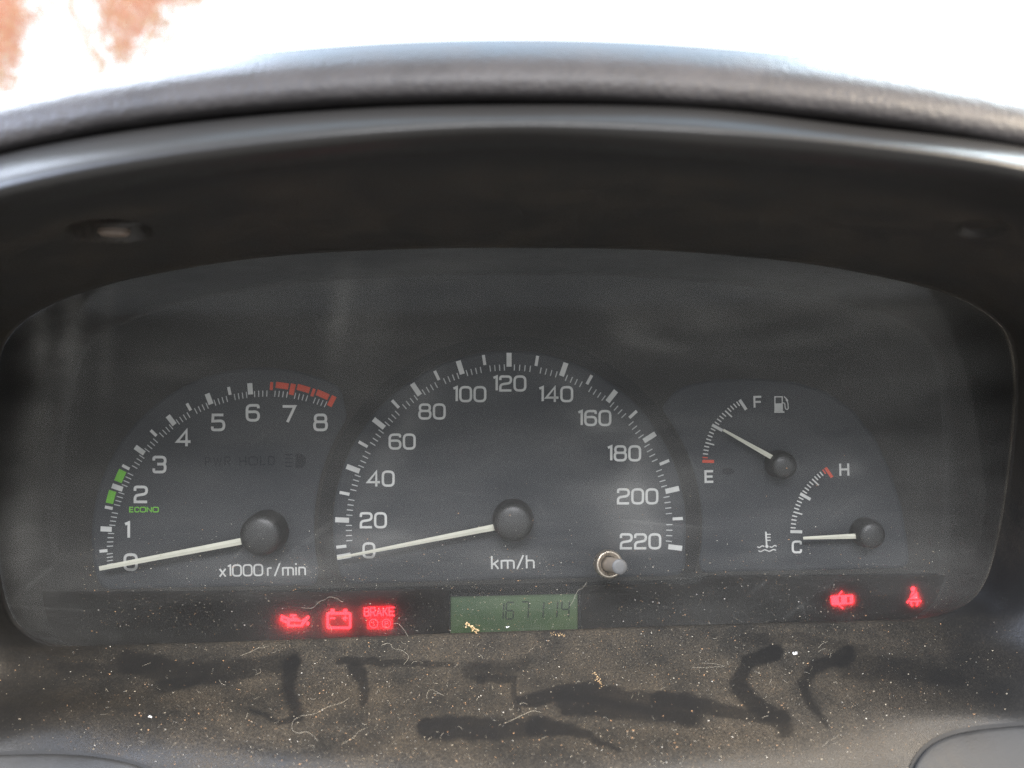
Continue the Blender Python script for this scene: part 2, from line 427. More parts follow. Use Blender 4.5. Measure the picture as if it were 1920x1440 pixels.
R2 = [(960,300,98),(600,318,98),(300,360,96),(0,428,92),(-200,520,85),(-330,760,75),(-330,1000,62),(-250,1230,50),(-60,1325,40),(200,1345,41),(600,1365,45),(960,1355,43),(1300,1350,43),(1650,1335,42),(1950,1300,41),(2150,1200,50),(2230,1000,62),(2230,760,75),(2130,520,85),(1920,400,92),(1620,340,96),(1320,315,98)]
R3 = [(960,275,110),(640,294,110),(300,335,108),(0,392,105),(-250,467,100),(-450,760,85),(-450,1050,75),(-300,1350,57),(0,1405,48),(300,1420,50),(640,1432,55),(960,1435,56),(1300,1430,55),(1640,1410,49),(1920,1380,47),(2250,1330,58),(2380,1050,75),(2380,760,85),(2170,447,100),(1920,359,105),(1600,315,108),(1300,292,110)]
R4 = [(960,236,116),(640,254,116),(300,293,114),(0,353,111),(-250,438,106),(-520,760,90),(-520,1080,80),(-350,1480,64),(0,1540,55),(400,1550,57),(960,1550,66),(1500,1550,58),(1920,1520,55),(2300,1440,64),(2450,1080,80),(2450,760,90),(2200,403,106),(1920,318,111),(1600,271,114),(1300,248,116)]
R4b = [(960,210,112),(640,222,112),(300,256,109),(0,313,106),(-250,400,102),(-570,750,91),(-570,1090,82),(-380,1530,66),(0,1650,58),(960,1660,67),(1920,1620,58),(2330,1500,66),(2500,1090,82),(2500,750,91),(2220,365,102),(1920,291,106),(1600,249,109),(1300,218,112)]
R5 = [(960,196,106),(640,206,106),(300,238,104),(0,292,101),(-250,375,97),(-600,740,88),(-600,1100,82),(-400,1560,66),(0,1720,58),(960,1720,66),(1920,1700,58),(2350,1540,66),(2520,1100,82),(2520,740,88),(2230,345,97),(1920,276,101),(1600,236,104),(1300,203,106)]
R6 = [(x, (y-1 if y < 800 else y+120), d-9) for x, y, d in R5]
RINGS = [ring(r) for r in (R0, Rb, R1, R2, R3, R4, R4b, R5, R6)]
P3 = np.array([[U(x, y, d) for x, y, d in zip(*r)] for r in RINGS])           # rings x NT x 3
SUB = [2, 30, 26, 14, 12, 8, 8, 3]
rows = []
for k in range(len(P3)-1):
    a = P3[max(k-1, 0)] if k > 1 else 2*P3[k]-P3[k+1] if k == 0 else P3[k]-(P3[k+1]-P3[k])*.3
    b, c = P3[k], P3[k+1]; e = P3[min(k+2, len(P3)-1)]
    for s in range(SUB[k]):
        t = s/SUB[k]
        if k == 0: rows.append(b*(1-t)+c*t)
        else:
            m0 = (c-a)*.5; m1 = (e-b)*.5
            # keep tangents in scale with this span
            ls = np.linalg.norm(c-b, axis=1, keepdims=True)
            for m_ in (m0, m1):
                lm = np.linalg.norm(m_, axis=1, keepdims=True); m_ *= np.minimum(1, 1.2*ls/np.maximum(lm, 1e-6))
            rows.append((2*t**3-3*t*t+1)*b+(t**3-2*t*t+t)*m0+(-2*t**3+3*t*t)*c+(t**3-t*t)*m1)
rows.append(P3[-1])
SG = np.array(rows)                                                             # surface grid, mm
def topx(p):
    D = DIST+p[..., 1]
    return CX+p[..., 0]/D*FPX, CY-p[..., 2]/D*FPX
gx, gy = topx(SG)
# moulded screw wells in the hood's underside
def well(cx, cy, a, b, depth, rot=0):
    c, s = math.cos(rot), math.sin(rot)
    u = ((gx-cx)*c+(gy-cy)*s)/a; v_ = (-(gx-cx)*s+(gy-cy)*c)/b
    q = np.hypot(u, v_); k = np.clip((1.12-q)/.24, 0, 1); k = k*k*(3-2*k)
    mask = (gy < 600)
    SG[..., 2] += depth*k*mask; SG[..., 1] += .25*depth*k*mask
well(207, 433, 72, 19, 4.0, .04); well(1842, 430, 44, 15, 1.4, -.06)

# ---- dust left on the shelf, and finger wipes through it
SW = [([(250,1243),(330,1262),(430,1262),(545,1236)], 24, 22, .85), ([(120,1250),(200,1258),(300,1240)], 10, 16, .6), ([(300,1285),(380,1272)], 12, 8, .7),
      ([(548,1240),(545,1290),(552,1335)], 16, 12, 1), ([(470,1332),(520,1352),(560,1345)], 4, 7, .9),
      ([(640,1242),(760,1240),(845,1250)], 7, 6, .85), ([(672,1262),(680,1290),(678,1318)], 15, 8, .9),
      ([(880,1262),(935,1252),(985,1240)], 16, 12, .55), ([(900,1275),(965,1270),(972,1330)], 8, 5, .8),
      ([(985,1312),(1070,1300),(1130,1300),(1220,1318),(1300,1345)], 12, 26, .95), ([(1060,1320),(1180,1330),(1300,1352)], 20, 14, .95),
      ([(1230,1310),(1330,1325),(1465,1348)], 14, 14, .95),
      ([(808,1368),(860,1368),(930,1366),(1000,1362)], 22, 20, 1), ([(1000,1362),(1080,1372),(1160,1402)], 18, 5, 1),
      ([(1450,1226),(1400,1240),(1382,1275),(1410,1312),(1460,1352),(1470,1368)], 14, 20, 1),
      ([(1590,1226),(1530,1250),(1508,1285),(1520,1325),(1550,1362)], 16, 6, .95),
      ([(1600,1245),(1700,1262),(1800,1270)], 26, 14, .6), ([(1400,1195),(1500,1200),(1620,1215)], 10, 10, .5), ([(430,1400),(560,1420),(700,1405)], 8, 14, .4)]
def segd(x, y, a, b):
    ax, ay = a; bx, by = b; dx, dy = bx-ax, by-ay
    t = np.clip(((x-ax)*dx+(y-ay)*dy)/(dx*dx+dy*dy), 0, 1)
    return np.hypot(x-ax-t*dx, y-ay-t*dy), t
_tab = rng.uniform(-1, 1, (64, 64))
def vnoise(x, y):
    xi, yi = np.floor(x).astype(int), np.floor(y).astype(int); fx, fy = x-xi, y-yi; fx = fx*fx*(3-2*fx); fy = fy*fy*(3-2*fy)
    g = lambda i, j: _tab[i % 64, j % 64]
    return (g(xi, yi)*(1-fx)+g(xi+1, yi)*fx)*(1-fy)+(g(xi, yi+1)*(1-fx)+g(xi+1, yi+1)*fx)*fy
def dust_at(x, y):
    x = np.asarray(x, float); y = np.asarray(y, float)
    edge = 1211-(x-150)*(1211-1163)/(1640-150)
    d = np.clip((y-edge+12)/14, 0, 1)*np.exp(-(np.maximum(0, np.abs(x-960)-380)/430)**2)
    d *= np.clip(1.25-(y-1300)/260, .35, 1)
    d = np.maximum(d, .10*np.clip((y-edge+12)/14, 0, 1)); d = np.maximum(d, .05)
    wx = x+4*np.sin(y*.045+x*.013)+1.5*np.sin(x*.09+y*.05); wy = y+3*np.sin(x*.03+1)+1.2*np.sin(x*.13+y*.07)
    for pts, w0, w1, amt in SW:
        n = len(pts)-1; best = np.full(x.shape, 9.); along = np.zeros(x.shape)
        for i in range(n):
            dist, t = segd(wx, wy, pts[i], pts[i+1]); wd = w0+(w1-w0)*(i+t)/n
            q = dist/wd; closer = q < best; best = np.where(closer, q, best); along = np.where(closer, (i+t)/n, along)
        best = best+.10*vnoise(x*.06, y*.10)+.14*vnoise(x*.02+9, y*.16+3)
        k = np.clip((1.3-best)/(.42+.35*along), 0, 1); d = d*(1-amt*(.97-.14*along)*(1-.10*np.abs(vnoise(x*.015, y*.35)))*k*k*(3-2*k))
    return d
gx, gy = topx(SG)
dust = dust_at(gx, gy)
hood_lift = np.clip((60-np.arange(SG.shape[0]))/14, 0, 1)[:, None]
dust = np.maximum(dust, .42*hood_lift*np.clip((1120-gy)/160, 0, 1))        # hood colour lightened to make up for the weak light there
nr = SG.shape[0]
vid = lambda r, c: r*NT+(c % NT)
fcs = [(vid(r, c), vid(r, c+1), vid(r+1, c+1), vid(r+1, c)) for r in range(nr-1) for c in range(NT)]
sur = obj('dial_surround', [tuple(p) for p in SG.reshape(-1, 3)], fcs, MT['dusty'], hood, True)
sur['label'] = 'dusty inner surround with finger wipes on its lower shelf'
at = sur.data.attributes.new('dust', 'FLOAT', 'POINT'); at.data.foreach_set('value', dust.reshape(-1).astype(np.float32))  # settled dust plus the lightening of the dim hood

flat_x, flat_y, flat_p = gx.reshape(-1), gy.reshape(-1), SG.reshape(-1, 3)
low = flat_y > 1100; lx, ly, lp = flat_x[low], flat_y[low], flat_p[low]
def surf(px, py, lift=0.0):
    """point of the lower shelf seen at px, lifted lift mm towards the driver"""
    d2 = (lx-px)**2+(ly-py)**2; i = np.argpartition(d2, 6)[:6]; wg = 1/(d2[i]+.5)
    d = -float((lp[i, 1]*wg).sum()/wg.sum())
    return U(px, py, d+lift)

# ---- padded brow above the crease
def pf(pts, deg=4):
    a = np.array(pts, float); return np.poly1d(np.polyfit((a[:, 0]-960)/1000, a[:, 1], deg))
ptop = pf([(-450,300),(0,175),(200,140),(500,100),(700,84),(960,75),(1200,81),(1400,95),(1700,135),(1920,172),(2370,290)])
pcre = pf([(-450,455),(0,292),(300,238),(640,206),(960,195),(1300,203),(1600,242),(1920,284),(2370,425)])
xs = np.linspace(-500, 2420, 260); t_ = (xs-960)/1000; yt, yc = ptop(t_), pcre(t_)
back = -4*t_**2*2
Bprof = [(yc+5, 95), (yc+2, 101), (yc-1, 104.5), (yc-8, 107), (yc-24, 109), (yt*.45+yc*.55, 109.5), (yt*.7+yc*.3, 107.5), (yt*.88+yc*.12, 102.5), (yt*.97+yc*.03, 96.5), (yt, 90)]
br = []
for yy, d in Bprof: br.append(np.array([U(x, y, d+b) for x, y, b in zip(xs, yy, back)]))
last = br[-1]
for dy, dz in ((12, 3.4), (28, 6.4), (55, 9), (100, 10), (200, 8), (420, -4)):
    q = last.copy(); q[:, 1] += dy; q[:, 2] += dz; q[:, 0] *= 1+dy/700; br.append(q)
B = np.array(br)
def refine(B, k):
    out = []
    for i in range(len(B)-1):
        a = B[max(i-1, 0)]; b, c = B[i], B[i+1]; e = B[min(i+2, len(B)-1)]
        for s in range(k):
            t = s/k; out.append(.5*((2*b)+(-a+c)*t+(2*a-5*b+4*c-e)*t*t+(-a+3*b-3*c+e)*t**3))
    out.append(B[-1]); return np.array(out)
B = refine(B, 4); nb, nx = B.shape[:2]
fcs = [(r*nx+c, r*nx+c+1, (r+1)*nx+c+1, (r+1)*nx+c) for r in range(nb-1) for c in range(nx-1)]
obj('brow_pad', [tuple(p) for p in B.reshape(-1, 3)], fcs, MT['brow'], hood, True)

# ---- screws sitting in the wells
def screw(px, py, d, rx, rz, parent):
    c = Vector(U(px, py, d)); mb = MB(); n = 20
    prof = [(1, 0), (1, -.9), (.8, -1.5), (.28, -1.6), (.22, -.9), (0, -.9)]
    vs = []; fs = []
    for r, h in prof:
        for i in range(n):
            a = 2*math.pi*i/n
            vs.append((c.x+rx*r*math.cos(a), c.y+rz*r*math.sin(a), c.z+h))
    for k in range(len(prof)-1):
        for i in range(n): fs.append((k*n+i, k*n+(i+1) % n, (k+1)*n+(i+1) % n, (k+1)*n+i))
    mb.add(vs, fs); return mb.build('screw', MT['screw'], parent, False)
screw(214, 430, 66, 3.6, 2.6, hood)

# ---- lower trim panels at the bottom corners (separate covers with a gap round them)
def cover(name, edge, far, label, cat):
    o = root(name, label, cat, U(edge[0][0], edge[0][1], 60))
    e = fillet([(x, y, 30) for x, y in edge]); n = len(e); cxy = far
    prof = [(0.0, -1.6), (0.0, .3), (.004, .9), (.012, 1.25), (.03, 1.4), (.1, 1.5), (.3, 1.5), (.6, 1.2), (1, .6)]
    vs = []; fs = []
    for k, (t, l) in enumerate(prof):
        for (x, y), (fx, fy) in zip(e, [(cxy(x, y)) for x, y in e]):
            vs.append(surf(x+(fx-x)*t, y+(fy-y)*t, l))
    for k in range(len(prof)-1):
        for i in range(n-1): fs.append((k*n+i, k*n+i+1, (k+1)*n+i+1, (k+1)*n+i))
    obj('cover_skin', vs, fs, MT['trim'], o, True)
    mb = MB(); g = []
    for (x, y), (fx, fy) in zip(e, [(cxy(x, y)) for x, y in e]):
        L_ = math.hypot(fx-x, fy-y); ux, uy = (fx-x)/L_, (fy-y)/L_
        g.append((surf(x-ux*8, y-uy*8, .3), surf(x+ux*3, y+uy*3, .3)))
    mb.add([p for q in g for p in q], [(2*i, 2*i+2, 2*i+3, 2*i+1) for i in range(n-1)])
    mb.build('panel_gap', MT['gap'], o, True)
    return o
cover('lower_trim_cover', [(-260,1424),(-100,1418),(0,1416),(90,1413),(170,1417),(235,1428),(285,1446),(320,1480),(335,1540)], lambda x, y: (-260 if x < -200 else x*.55-110, 1640),
      'grey plastic trim cover with rounded edge at the lower left corner', 'trim cover')
cover('lower_trim_cover', [(2160,1350),(2000,1354),(1920,1360),(1850,1366),(1790,1375),(1745,1395),(1718,1425),(1704,1465),(1700,1540)], lambda x, y: (2160 if x > 2100 else x*.55+960, 1640),
      'grey plastic trim cover with rounded edge at the lower right corner', 'trim cover')

# ================================================================== instrument cluster
cl = root('instrument_cluster', 'instrument cluster with tachometer, speedometer, fuel and temperature gauges behind clear lens', 'instrument cluster', U(960, 1190, 0))
mb = MB(); poly(mb, [(-160, 380), (2080, 380), (2080, 1330), (-160, 1330)], 0, 2.0); mb.build('dial_panel', MT['panel'], cl)
mb = MB(); poly(mb, [(-140, 1112), (500, 1107), (900, 1096), (1290, 1086), (1330, 1079), (2060, 1072), (2060, 1325), (-140, 1325)], .12, .1); mb.build('lower_band', MT['band'], cl)
# inner shroud between lens edge and panel
lr = np.array([U(x, y, d-.3) for x, y, d in zip(*RINGS[0])])
sh = []
NSH = 14
for k in range(NSH+1):
    a = math.pi/2*k/NSH; t = math.sin(a); sc_ = 1-.055*(1-math.cos(a))
    q = lr.copy(); q[:, 1] *= (1-t); q[:, 0] *= sc_
    zz = q[:, 2]; q[:, 2] = np.where(zz > -18, (zz+18)*sc_-18, (zz+18)*(1+.10*t)-18); sh.append(q)
sh = np.array(sh)[:, ::4]; ns = sh.shape[1]
fcs = [(r*ns+c, r*ns+(c+1) % ns, (r+1)*ns+(c+1) % ns, (r+1)*ns+c) for r in range(NSH) for c in range(ns)]
obj('inner_shroud', [tuple(p) for p in sh.reshape(-1, 3)], fcs, MT['shroud'], cl, True)

FD = .4            # face plates stand 0.4 mm proud of the panel
PD = FD+.07        # printing on them

def needle(px0, py0, px1, py1, w0, w1, d, parent):
    a, b = Vector((px0, py0)), Vector((px1, py1)); u = (b-a).normalized(); n = Vector((-u.y, u.x))
    q = [a-n*w0/2, b-n*w1/2, b+n*w1/2, a+n*w0/2]
    mb = MB(); mb.add([U(p.x, p.y, d) for p in q]+[U(p.x, p.y, d-.8) for p in q]+[U(a.x, a.y, d+.25), U(b.x, b.y, d+.12)],
                      [(0, 1, 9, 8), (8, 9, 2, 3), (0, 1, 5, 4), (1, 9, 2, 6, 5), (2, 3, 7, 6), (3, 8, 0, 4, 7)])
    return mb.build('needle', MT['needle'], parent)
def hub(px, py, rpx, d0, d1, parent):
    c1 = Vector(U(px, py, d1)); r = rpx/FPX*(DIST-d1); mb = MB(); n = 40
    prof = [(1.04, d0), (1.0, d1-2.4), (.985, d1-1.7), (.94, d1-1.0), (.86, d1-.45), (.74, d1-.08), (.55, d1+.22), (.3, d1+.42), (.001, d1+.5)]
    vs = []; fs = []
    for q, d in prof:
        for i in range(n):
            a = 2*math.pi*i/n; vs.append((c1.x+r*q*math.cos(a), -d, c1.z+r*q*math.sin(a)))
    for k in range(len(prof)-1):
        for i in range(n): fs.append((k*n+i, k*n+(i+1) % n, (k+1)*n+(i+1) % n, (k+1)*n+i))
    mb.add(vs, fs); return mb.build('hub_cap', MT['cap'], parent, True)
def round_corners(o, cut=18):
    n = len(o); sharp = []
    for i in range(n):
        a, b, c = Vector(o[i-1]), Vector(o[i]), Vector(o[(i+1) % n])
        if (b-a).length > 1e-6 and (c-b).length > 1e-6 and (b-a).angle(c-b) > math.radians(35): sharp.append(i)
    pts = []
    for i in range(n):
        if i in sharp: pts.append((*o[i], 40)); continue
        if any(math.dist(o[i], o[k]) < cut for k in sharp): continue
        pts.append(o[i])
    return fillet(pts, True)
def face(name, outline, label):
    """raised dial plate with a softly rounded rim"""
    outline = round_corners(outline)
    c = Vector((sum(p[0] for p in outline)/len(outline), sum(p[1] for p in outline)/len(outline)))
    n = len(outline); vs = []; fs = []
    def inset(k):
        out = []
        for i in range(n):
            a, b, e = Vector(outline[i-1]), Vector(outline[i]), Vector(outline[(i+1) % n])
            tn = (e-a).normalized(); nn = Vector((-tn.y, tn.x))
            if nn.dot(c-b) < 0: nn = -nn
            out.append(b+nn*k)
        return out
    rings_ = [(0, 0.13), (1.5, FD-.17), (3.5, FD-.05), (6, FD)]
    for k, d in rings_: vs += [U(p.x, p.y, d) for p in inset(k)]
    for r in range(3):
        for i in range(n): fs.append((r*n+i, r*n+(i+1) % n, (r+1)*n+(i+1) % n, (r+1)*n+i))
    tri = tessellate_polygon([[Vector((p.x, p.y, 0)) for p in inset(6)]])
    fs += [tuple(3*n+i for i in t) for t in tri]
    return obj(name, vs, fs, MT['face'], cl, False, label)

# ---------------------------------------------------------------- tachometer
TC = (490, 1007)
def circ_pts(c, r, a0, a1, n): return arc(c[0], c[1], r, a0, a1, n)
out = circ_pts(TC, 318, 195, 62, 50)
out = [p for p in out if not (math.hypot(p[0]-955, p[1]-988) < 366)]
out += circ_pts((955, 988), 366, 146, 192, 24)[0:]
out = out[:-1]+fillet([(out[-1][0], out[-1][1]), (594, 1099, 16), (560, 1098)])
out += [(400, 1100), (215, 1105), (190, 1102)]
tach = face('tachometer_face', out, 'tachometer face with green economy zone and red zone')
TT = {0.5:(194,1033),1:(199,992),1.5:(204,952),2:(220,914),2.5:(236,876),3:(262,844),3.5:(288,812),4:(321,788),4.5:(354,763),5:(392,748),5.5:(430,733),6:(469,729),6.5:(509,724),7:(548,730),7.5:(587,736),8:(622,752)}
TT[0] = (197, 1066)
def ang(c, p): return math.degrees(math.atan2(-(p[1]-c[1]), p[0]-c[0]))
ks = sorted(TT); pol = {k: (ang(TC, TT[k]) % 360, math.dist(TC, TT[k])) for k in ks}
mid_r = np.poly1d(np.polyfit([pol[k][0] for k in ks if k == int(k) and k > 0], [pol[k][1] for k in ks if k == int(k) and k > 0], 2))
for k in ks:
    a, r = pol[k]; maj = k == int(k); m = MT['red'] if k >= 6.5 else MT['white']
    ln, wd = (21, 9.5) if maj else (15, 5.6)
    if k == 0: continue
    tick('tick_mark', *TT[k], a, ln, wd, PD, m, tach)
for k0, k1 in zip(ks[:-1], ks[1:]):
    a0, a1 = pol[k0][0], pol[k1][0]
    for j in range(1, 5):
        a = a0+(a1-a0)*j/5; r = float(mid_r(a))-10.5
        tick('minor_tick', TC[0]+r*math.cos(math.radians(a)), TC[1]-r*math.sin(math.radians(a)), a, 11.5, 1.7, PD, MT['dimwhite'], tach)
for s, p in zip('012345678', [(245,1054),(238,994),(264,927),(299,871),(344,821),(409,792),(474,774),(542,776),(601,792)]):
    letter('numeral', s, *p, 33, 5.0, PD, MT['white'], tach, rot=0)
letter('caption', 'ECONO', 270, 955.5, 10.5, 2.0, PD, MT['green'], tach, gap=.34, wide=1.12, rot=0)
letter('caption', 'x1000', 452, 1069.5, 23, 3.0, PD, MT['white'], tach, gap=.22, wide=1.0)
letter('caption', 'r/min', 537, 1067.5, 23.5, 3.0, PD, MT['white'], tach, gap=.26, wide=1.0)
def band(parent, c, a0, a1, r0, r1, mat):
    q0, q1 = arc(*c, r0, a0, a1, 6), arc(*c, r1, a0, a1, 6); mb = MB()
    mb.add([U(*p, PD) for p in q0+q1], [(i, i+1, 8+i, 7+i) for i in range(6)]); return mb.build('zone_band', mat, parent)
def bandat(parent, c, p, alen, rl, mat):
    a = ang(c, p); r = math.dist(c, p); da = math.degrees(alen/r)/2; band(parent, c, a-da, a+da, r-rl/2, r+rl/2, mat)
bandat(tach, TC, (208, 932), 24, 14, MT['green']); bandat(tach, TC, (225.5, 892.5), 23, 15, MT['green'])
for p in ((529, 723), (569, 728.5), (605, 740)): bandat(tach, TC, p, 24, 11.5, MT['red'])
letter('unlit_caption', 'PWR', 408, 865, 17, 2.0, PD, MT['unlit'], tach, gap=.45)
letter('unlit_caption', 'HOLD', 482, 864, 17, 2.0, PD, MT['unlit'], tach, gap=.4)
mb = MB(); poly(mb, [(554, 850)]+arc(560, 864, 14, 100, -100, 16)+[(554, 878)], PD)
for i in range(4): stroke(mb, [(535, 852.5+i*7.3), (549, 852.5+i*7.3)], 2.6, PD)
mb.build('unlit_lamp_symbol', MT['unlit'], tach)
needle(452, 1015, 186, 1066, 12.5, 8.5, 5.0, tach); hub(486, 1005, 40, .8, 9.0, tach)

# ---------------------------------------------------------------- speedometer
SC_ = (955, 988)
out = circ_pts(SC_, 331, 187, -4, 90)
out += fillet([(1286, 1012), (1284, 1078, 26), (1236, 1080.5)])[1:]+[(1100, 1083), (950, 1087), (800, 1091)]
out += fillet([(700, 1093), (641, 1096, 30), (628.5, 1034)])
spd = face('speedometer_face', out, 'speedometer face numbered from 0 to 220')
ST = [(645,1043),(640,1025),(641.5,975),(646,925),(662,879),(681,833),(710.5,794),(741.5,757.6),(780,730),(819,704),(863,689),(907.7,675),(954.5,674.5),(1006.5,676.7),(1057,692.7),(1105,712),(1147,743),(1187,777),(1218,820),(1245.8,867),(1260.5,918.6),(1270.7,972.6),(1266,1026.6)]
sp = [(ang(SC_, p), math.dist(SC_, p)) for p in ST]; sp = [(a+360 if a < -90 else a, r) for a, r in sp]
for i, p in enumerate(ST):
    maj = i % 2 == 0
    tick('tick_mark', *p, sp[i][0], 26 if maj else 19, 9.5 if maj else 5.6, PD, MT['white'], spd)
majr = np.poly1d(np.polyfit([sp[i][0] for i in range(0, 23, 2)], [sp[i][1] for i in range(0, 23, 2)], 3))
for i in range(1, 22):
    for j in range(1, 5):
        a = sp[i][0]+(sp[i+1][0]-sp[i][0])*j/5; r = float(majr(a))-13
        tick('minor_tick', SC_[0]+r*math.cos(math.radians(a)), SC_[1]-r*math.sin(math.radians(a)), a, 11.5, 1.8, PD, MT['dimwhite'], spd)
for s, p in zip(range(0, 221, 20), [(691.7,1032),(700,975.5),(713.7,897.5),(754,828),(810,771.6),(880,739),(955,719),(1042,739),(1114.4,783.8),(1170,850),(1195.6,930.7),(1201,1015)]):
    letter('numeral', str(s), *p, 30.5, 4.4, PD, MT['white'], spd, gap=.26, wide=.98, rot=0)
letter('caption', 'km/h', 961.5, 1054, 25, 3.2, PD, MT['white'], spd, gap=.27, wide=1.12)
needle(930, 988, 632, 1046.5, 12, 4.5, 5.0, spd); hub(962, 981, 38, .8, 8.5, spd)

mb = MB(); qa = circ_pts(SC_, 333, 196, -16, 90); qb = circ_pts(SC_, 358, 196, -16, 90)
mb.add([U(*p, .12) for p in qa+qb], [(i, i+1, 92+i, 91+i) for i in range(90)]); mb.build('recess_shade_ring', MT['gap'], cl, False, 'flat black ring painted as recess shade round the speedometer')  # flat black strip paints the shade of a recess
# ---------------------------------------------------------------- fuel and temperature
out = circ_pts(SC_, 361, 38, -10, 30)+fillet([(1312, 1052), (1314, 1074, 16), (1350, 1072)])[1:]
out += [(1480, 1070), (1600, 1067)]+fillet([(1640, 1066), (1706, 1065, 24), (1700, 1010)])+[(1690, 950), (1668, 880), (1640, 820), (1600, 770), (1550, 735), (1490, 716), (1420, 710), (1340, 712), (1270, 726)]
ft = face('fuel_and_temperature_face', out, 'right hand face with fuel gauge and temperature gauge')
def small_scale(c, pts, inner, mats, parent):
    """pts: five scale marks from low to high; three minor ticks between neighbours"""
    pa = [(ang(c, p) % 360, math.dist(c, p)) for p in pts]
    ro = [pa[i][1]+(11 if i % 2 == 0 else 8.5) for i in range(5)]
    pr = np.poly1d(np.polyfit([a for a, _ in pa], ro, 2))
    for i, p in enumerate(pts):
        tick('tick_mark', *p, pa[i][0], 22 if i % 2 == 0 else 17, 5.6 if i % 2 == 0 else 2.6, PD, mats[i], parent)
    for i in range(4):
        for j in range(1, 4+1):
            a = pa[i][0]+(pa[i+1][0]-pa[i][0])*j/5; r = float(pr(a))-4.8
            mm = mats[i] if (i == 0 and j == 1 and mats[0] is MT['red']) else mats[4] if (i == 3 and j == 4 and mats[4] is MT['red']) else MT['white']
            tick('minor_tick', c[0]+r*math.cos(math.radians(a)), c[1]-r*math.sin(math.radians(a)), a, 9.5, 2.2, PD, mm, parent)
FC, TCC = (1466, 868), (1632, 1000)
Wm, Rm = MT['white'], MT['red']
small_scale(FC, [(1328,865),(1331,832),(1345,802),(1366,776),(1393,759)], 0, [Rm, Wm, Wm, Wm, Wm], ft)
small_scale(TCC, [(1493,997),(1496,962),(1510,931),(1529,904),(1554,886)], 0, [Wm, Wm, Wm, Wm, Rm], ft)
letter('caption', 'F', 1421, 753.5, 22.5, 3.6, PD, MT['white'], ft); letter('caption', 'E', 1330, 893.5, 24, 4.2, PD, MT['white'], ft)
letter('caption', 'H', 1583, 880.5, 24, 3.8, PD, MT['white'], ft); letter('caption', 'C', 1494, 1025.5, 24, 4.0, PD, MT['white'], ft)
mb = MB()   # pump symbol
stroke(mb, [(1453, 744), (1453, 772)], 2, PD); stroke(mb, [(1452, 744), (1467.5, 744)], 2, PD); stroke(mb, [(1466.6, 744), (1467, 772)], 2, PD)
poly(mb, [(1453, 756.5), (1467, 756), (1468, 771), (1453, 771)], PD); poly(mb, [(1451.5, 771.3), (1470.5, 771), (1470.8, 774), (1451.8, 774)], PD)
stroke(mb, fillet([(1467.5, 755), (1471.5, 756, 3), (1472, 764, 3), (1474, 768, 3), (1478, 767, 3), (1477.5, 757, 3), (1475, 748), (1470, 743.5)]), 1.7, PD)
poly(mb, [(1472.5, 746), (1478, 750), (1476.8, 754), (1474, 752)], PD)
mb.build('fuel_pump_symbol', MT['white'], ft)
mb = MB()   # coolant symbol
stroke(mb, [(1436, 997), (1437.5, 1023)], 3, PD); poly(mb, arc(1438, 1024.5, 3, 0, 345, 14), PD)
for y in (1002, 1007.5, 1013): stroke(mb, [(1437, y), (1445, y)], 2, PD)
wav = lambda x0, x1, y: [(x0+(x1-x0)*i/10, y+1.6*math.sin(i/10*2*math.pi)) for i in range(11)]
stroke(mb, wav(1420, 1433, 1025), 2, PD); stroke(mb, wav(1443, 1456, 1024.5), 2, PD); stroke(mb, wav(1422, 1438, 1032.5), 2, PD); stroke(mb, wav(1438, 1455, 1032), 2, PD)
mb.build('coolant_symbol', MT['white'], ft)
mb = MB(); poly(mb, [(1365+12*math.cos(a*.35), 884+6.5*math.sin(a*.35)) for a in range(18)], PD); mb.build('low_fuel_lamp', MT['unlit'], ft)
needle(1450, 859, 1356, 806, 9, 4.5, 4.5, ft); hub(1472, 874, 26, .8, 7.0, ft)
needle(1612, 1005, 1506, 1009, 10, 5, 4.5, ft); hub(1637, 1004, 27, .8, 7.0, ft)

# ---------------------------------------------------------------- odometer display
mb = MB(); poly(mb, fillet([(844, 1118, 3), (1084, 1112, 3), (1084, 1192, 3), (844, 1196, 3)], True), .25, .2)
lcd = mb.build('odometer_display', MT['lcd'], cl, False, 'green liquid crystal odometer reading 167114')
SEG = {'1': 'bc', '6': 'acdefg', '7': 'abc', '4': 'bcfg'}
mb = MB()
for q in ([(838, 1112), (1090, 1106), (1090, 1113), (838, 1119)], [(838, 1119), (845, 1119), (845, 1200), (838, 1200)], [(1083, 1113), (1090, 1113), (1090, 1196), (1083, 1196)]): poly(mb, q, 1.5, 1.4)
mb.build('display_frame', MT['band'], lcd)
def digit(ch, x, y, wd, h, sl=.14):
    mb = MB(); g = 1.1
    P = lambda u, v_: (x+u*wd+(1-v_)*h*sl*.5-h*sl*.25, y+v_*h)
    S = {'a': ((0,0),(1,0)), 'b': ((1,0),(1,.5)), 'c': ((1,.5),(1,1)), 'd': ((0,1),(1,1)), 'e': ((0,.5),(0,1)), 'f': ((0,0),(0,.5)), 'g': ((0,.5),(1,.5))}
    for s in SEG[ch]:
        a, b = Vector(P(*S[s][0])), Vector(P(*S[s][1])); u = (b-a).normalized()*g
        stroke(mb, [tuple(a+u), tuple(b-u)], 2.7, .36)
    mb.build('digit', MT['seg'], lcd)
for ch, x, yy in (('1', 930, 1130), ('6', 949, 1129.5), ('7', 977, 1128.5), ('1', 1005, 1128), ('1', 1031, 1127.5), ('4', 1053, 1127)):
    digit(ch, x, yy, 14, 31)

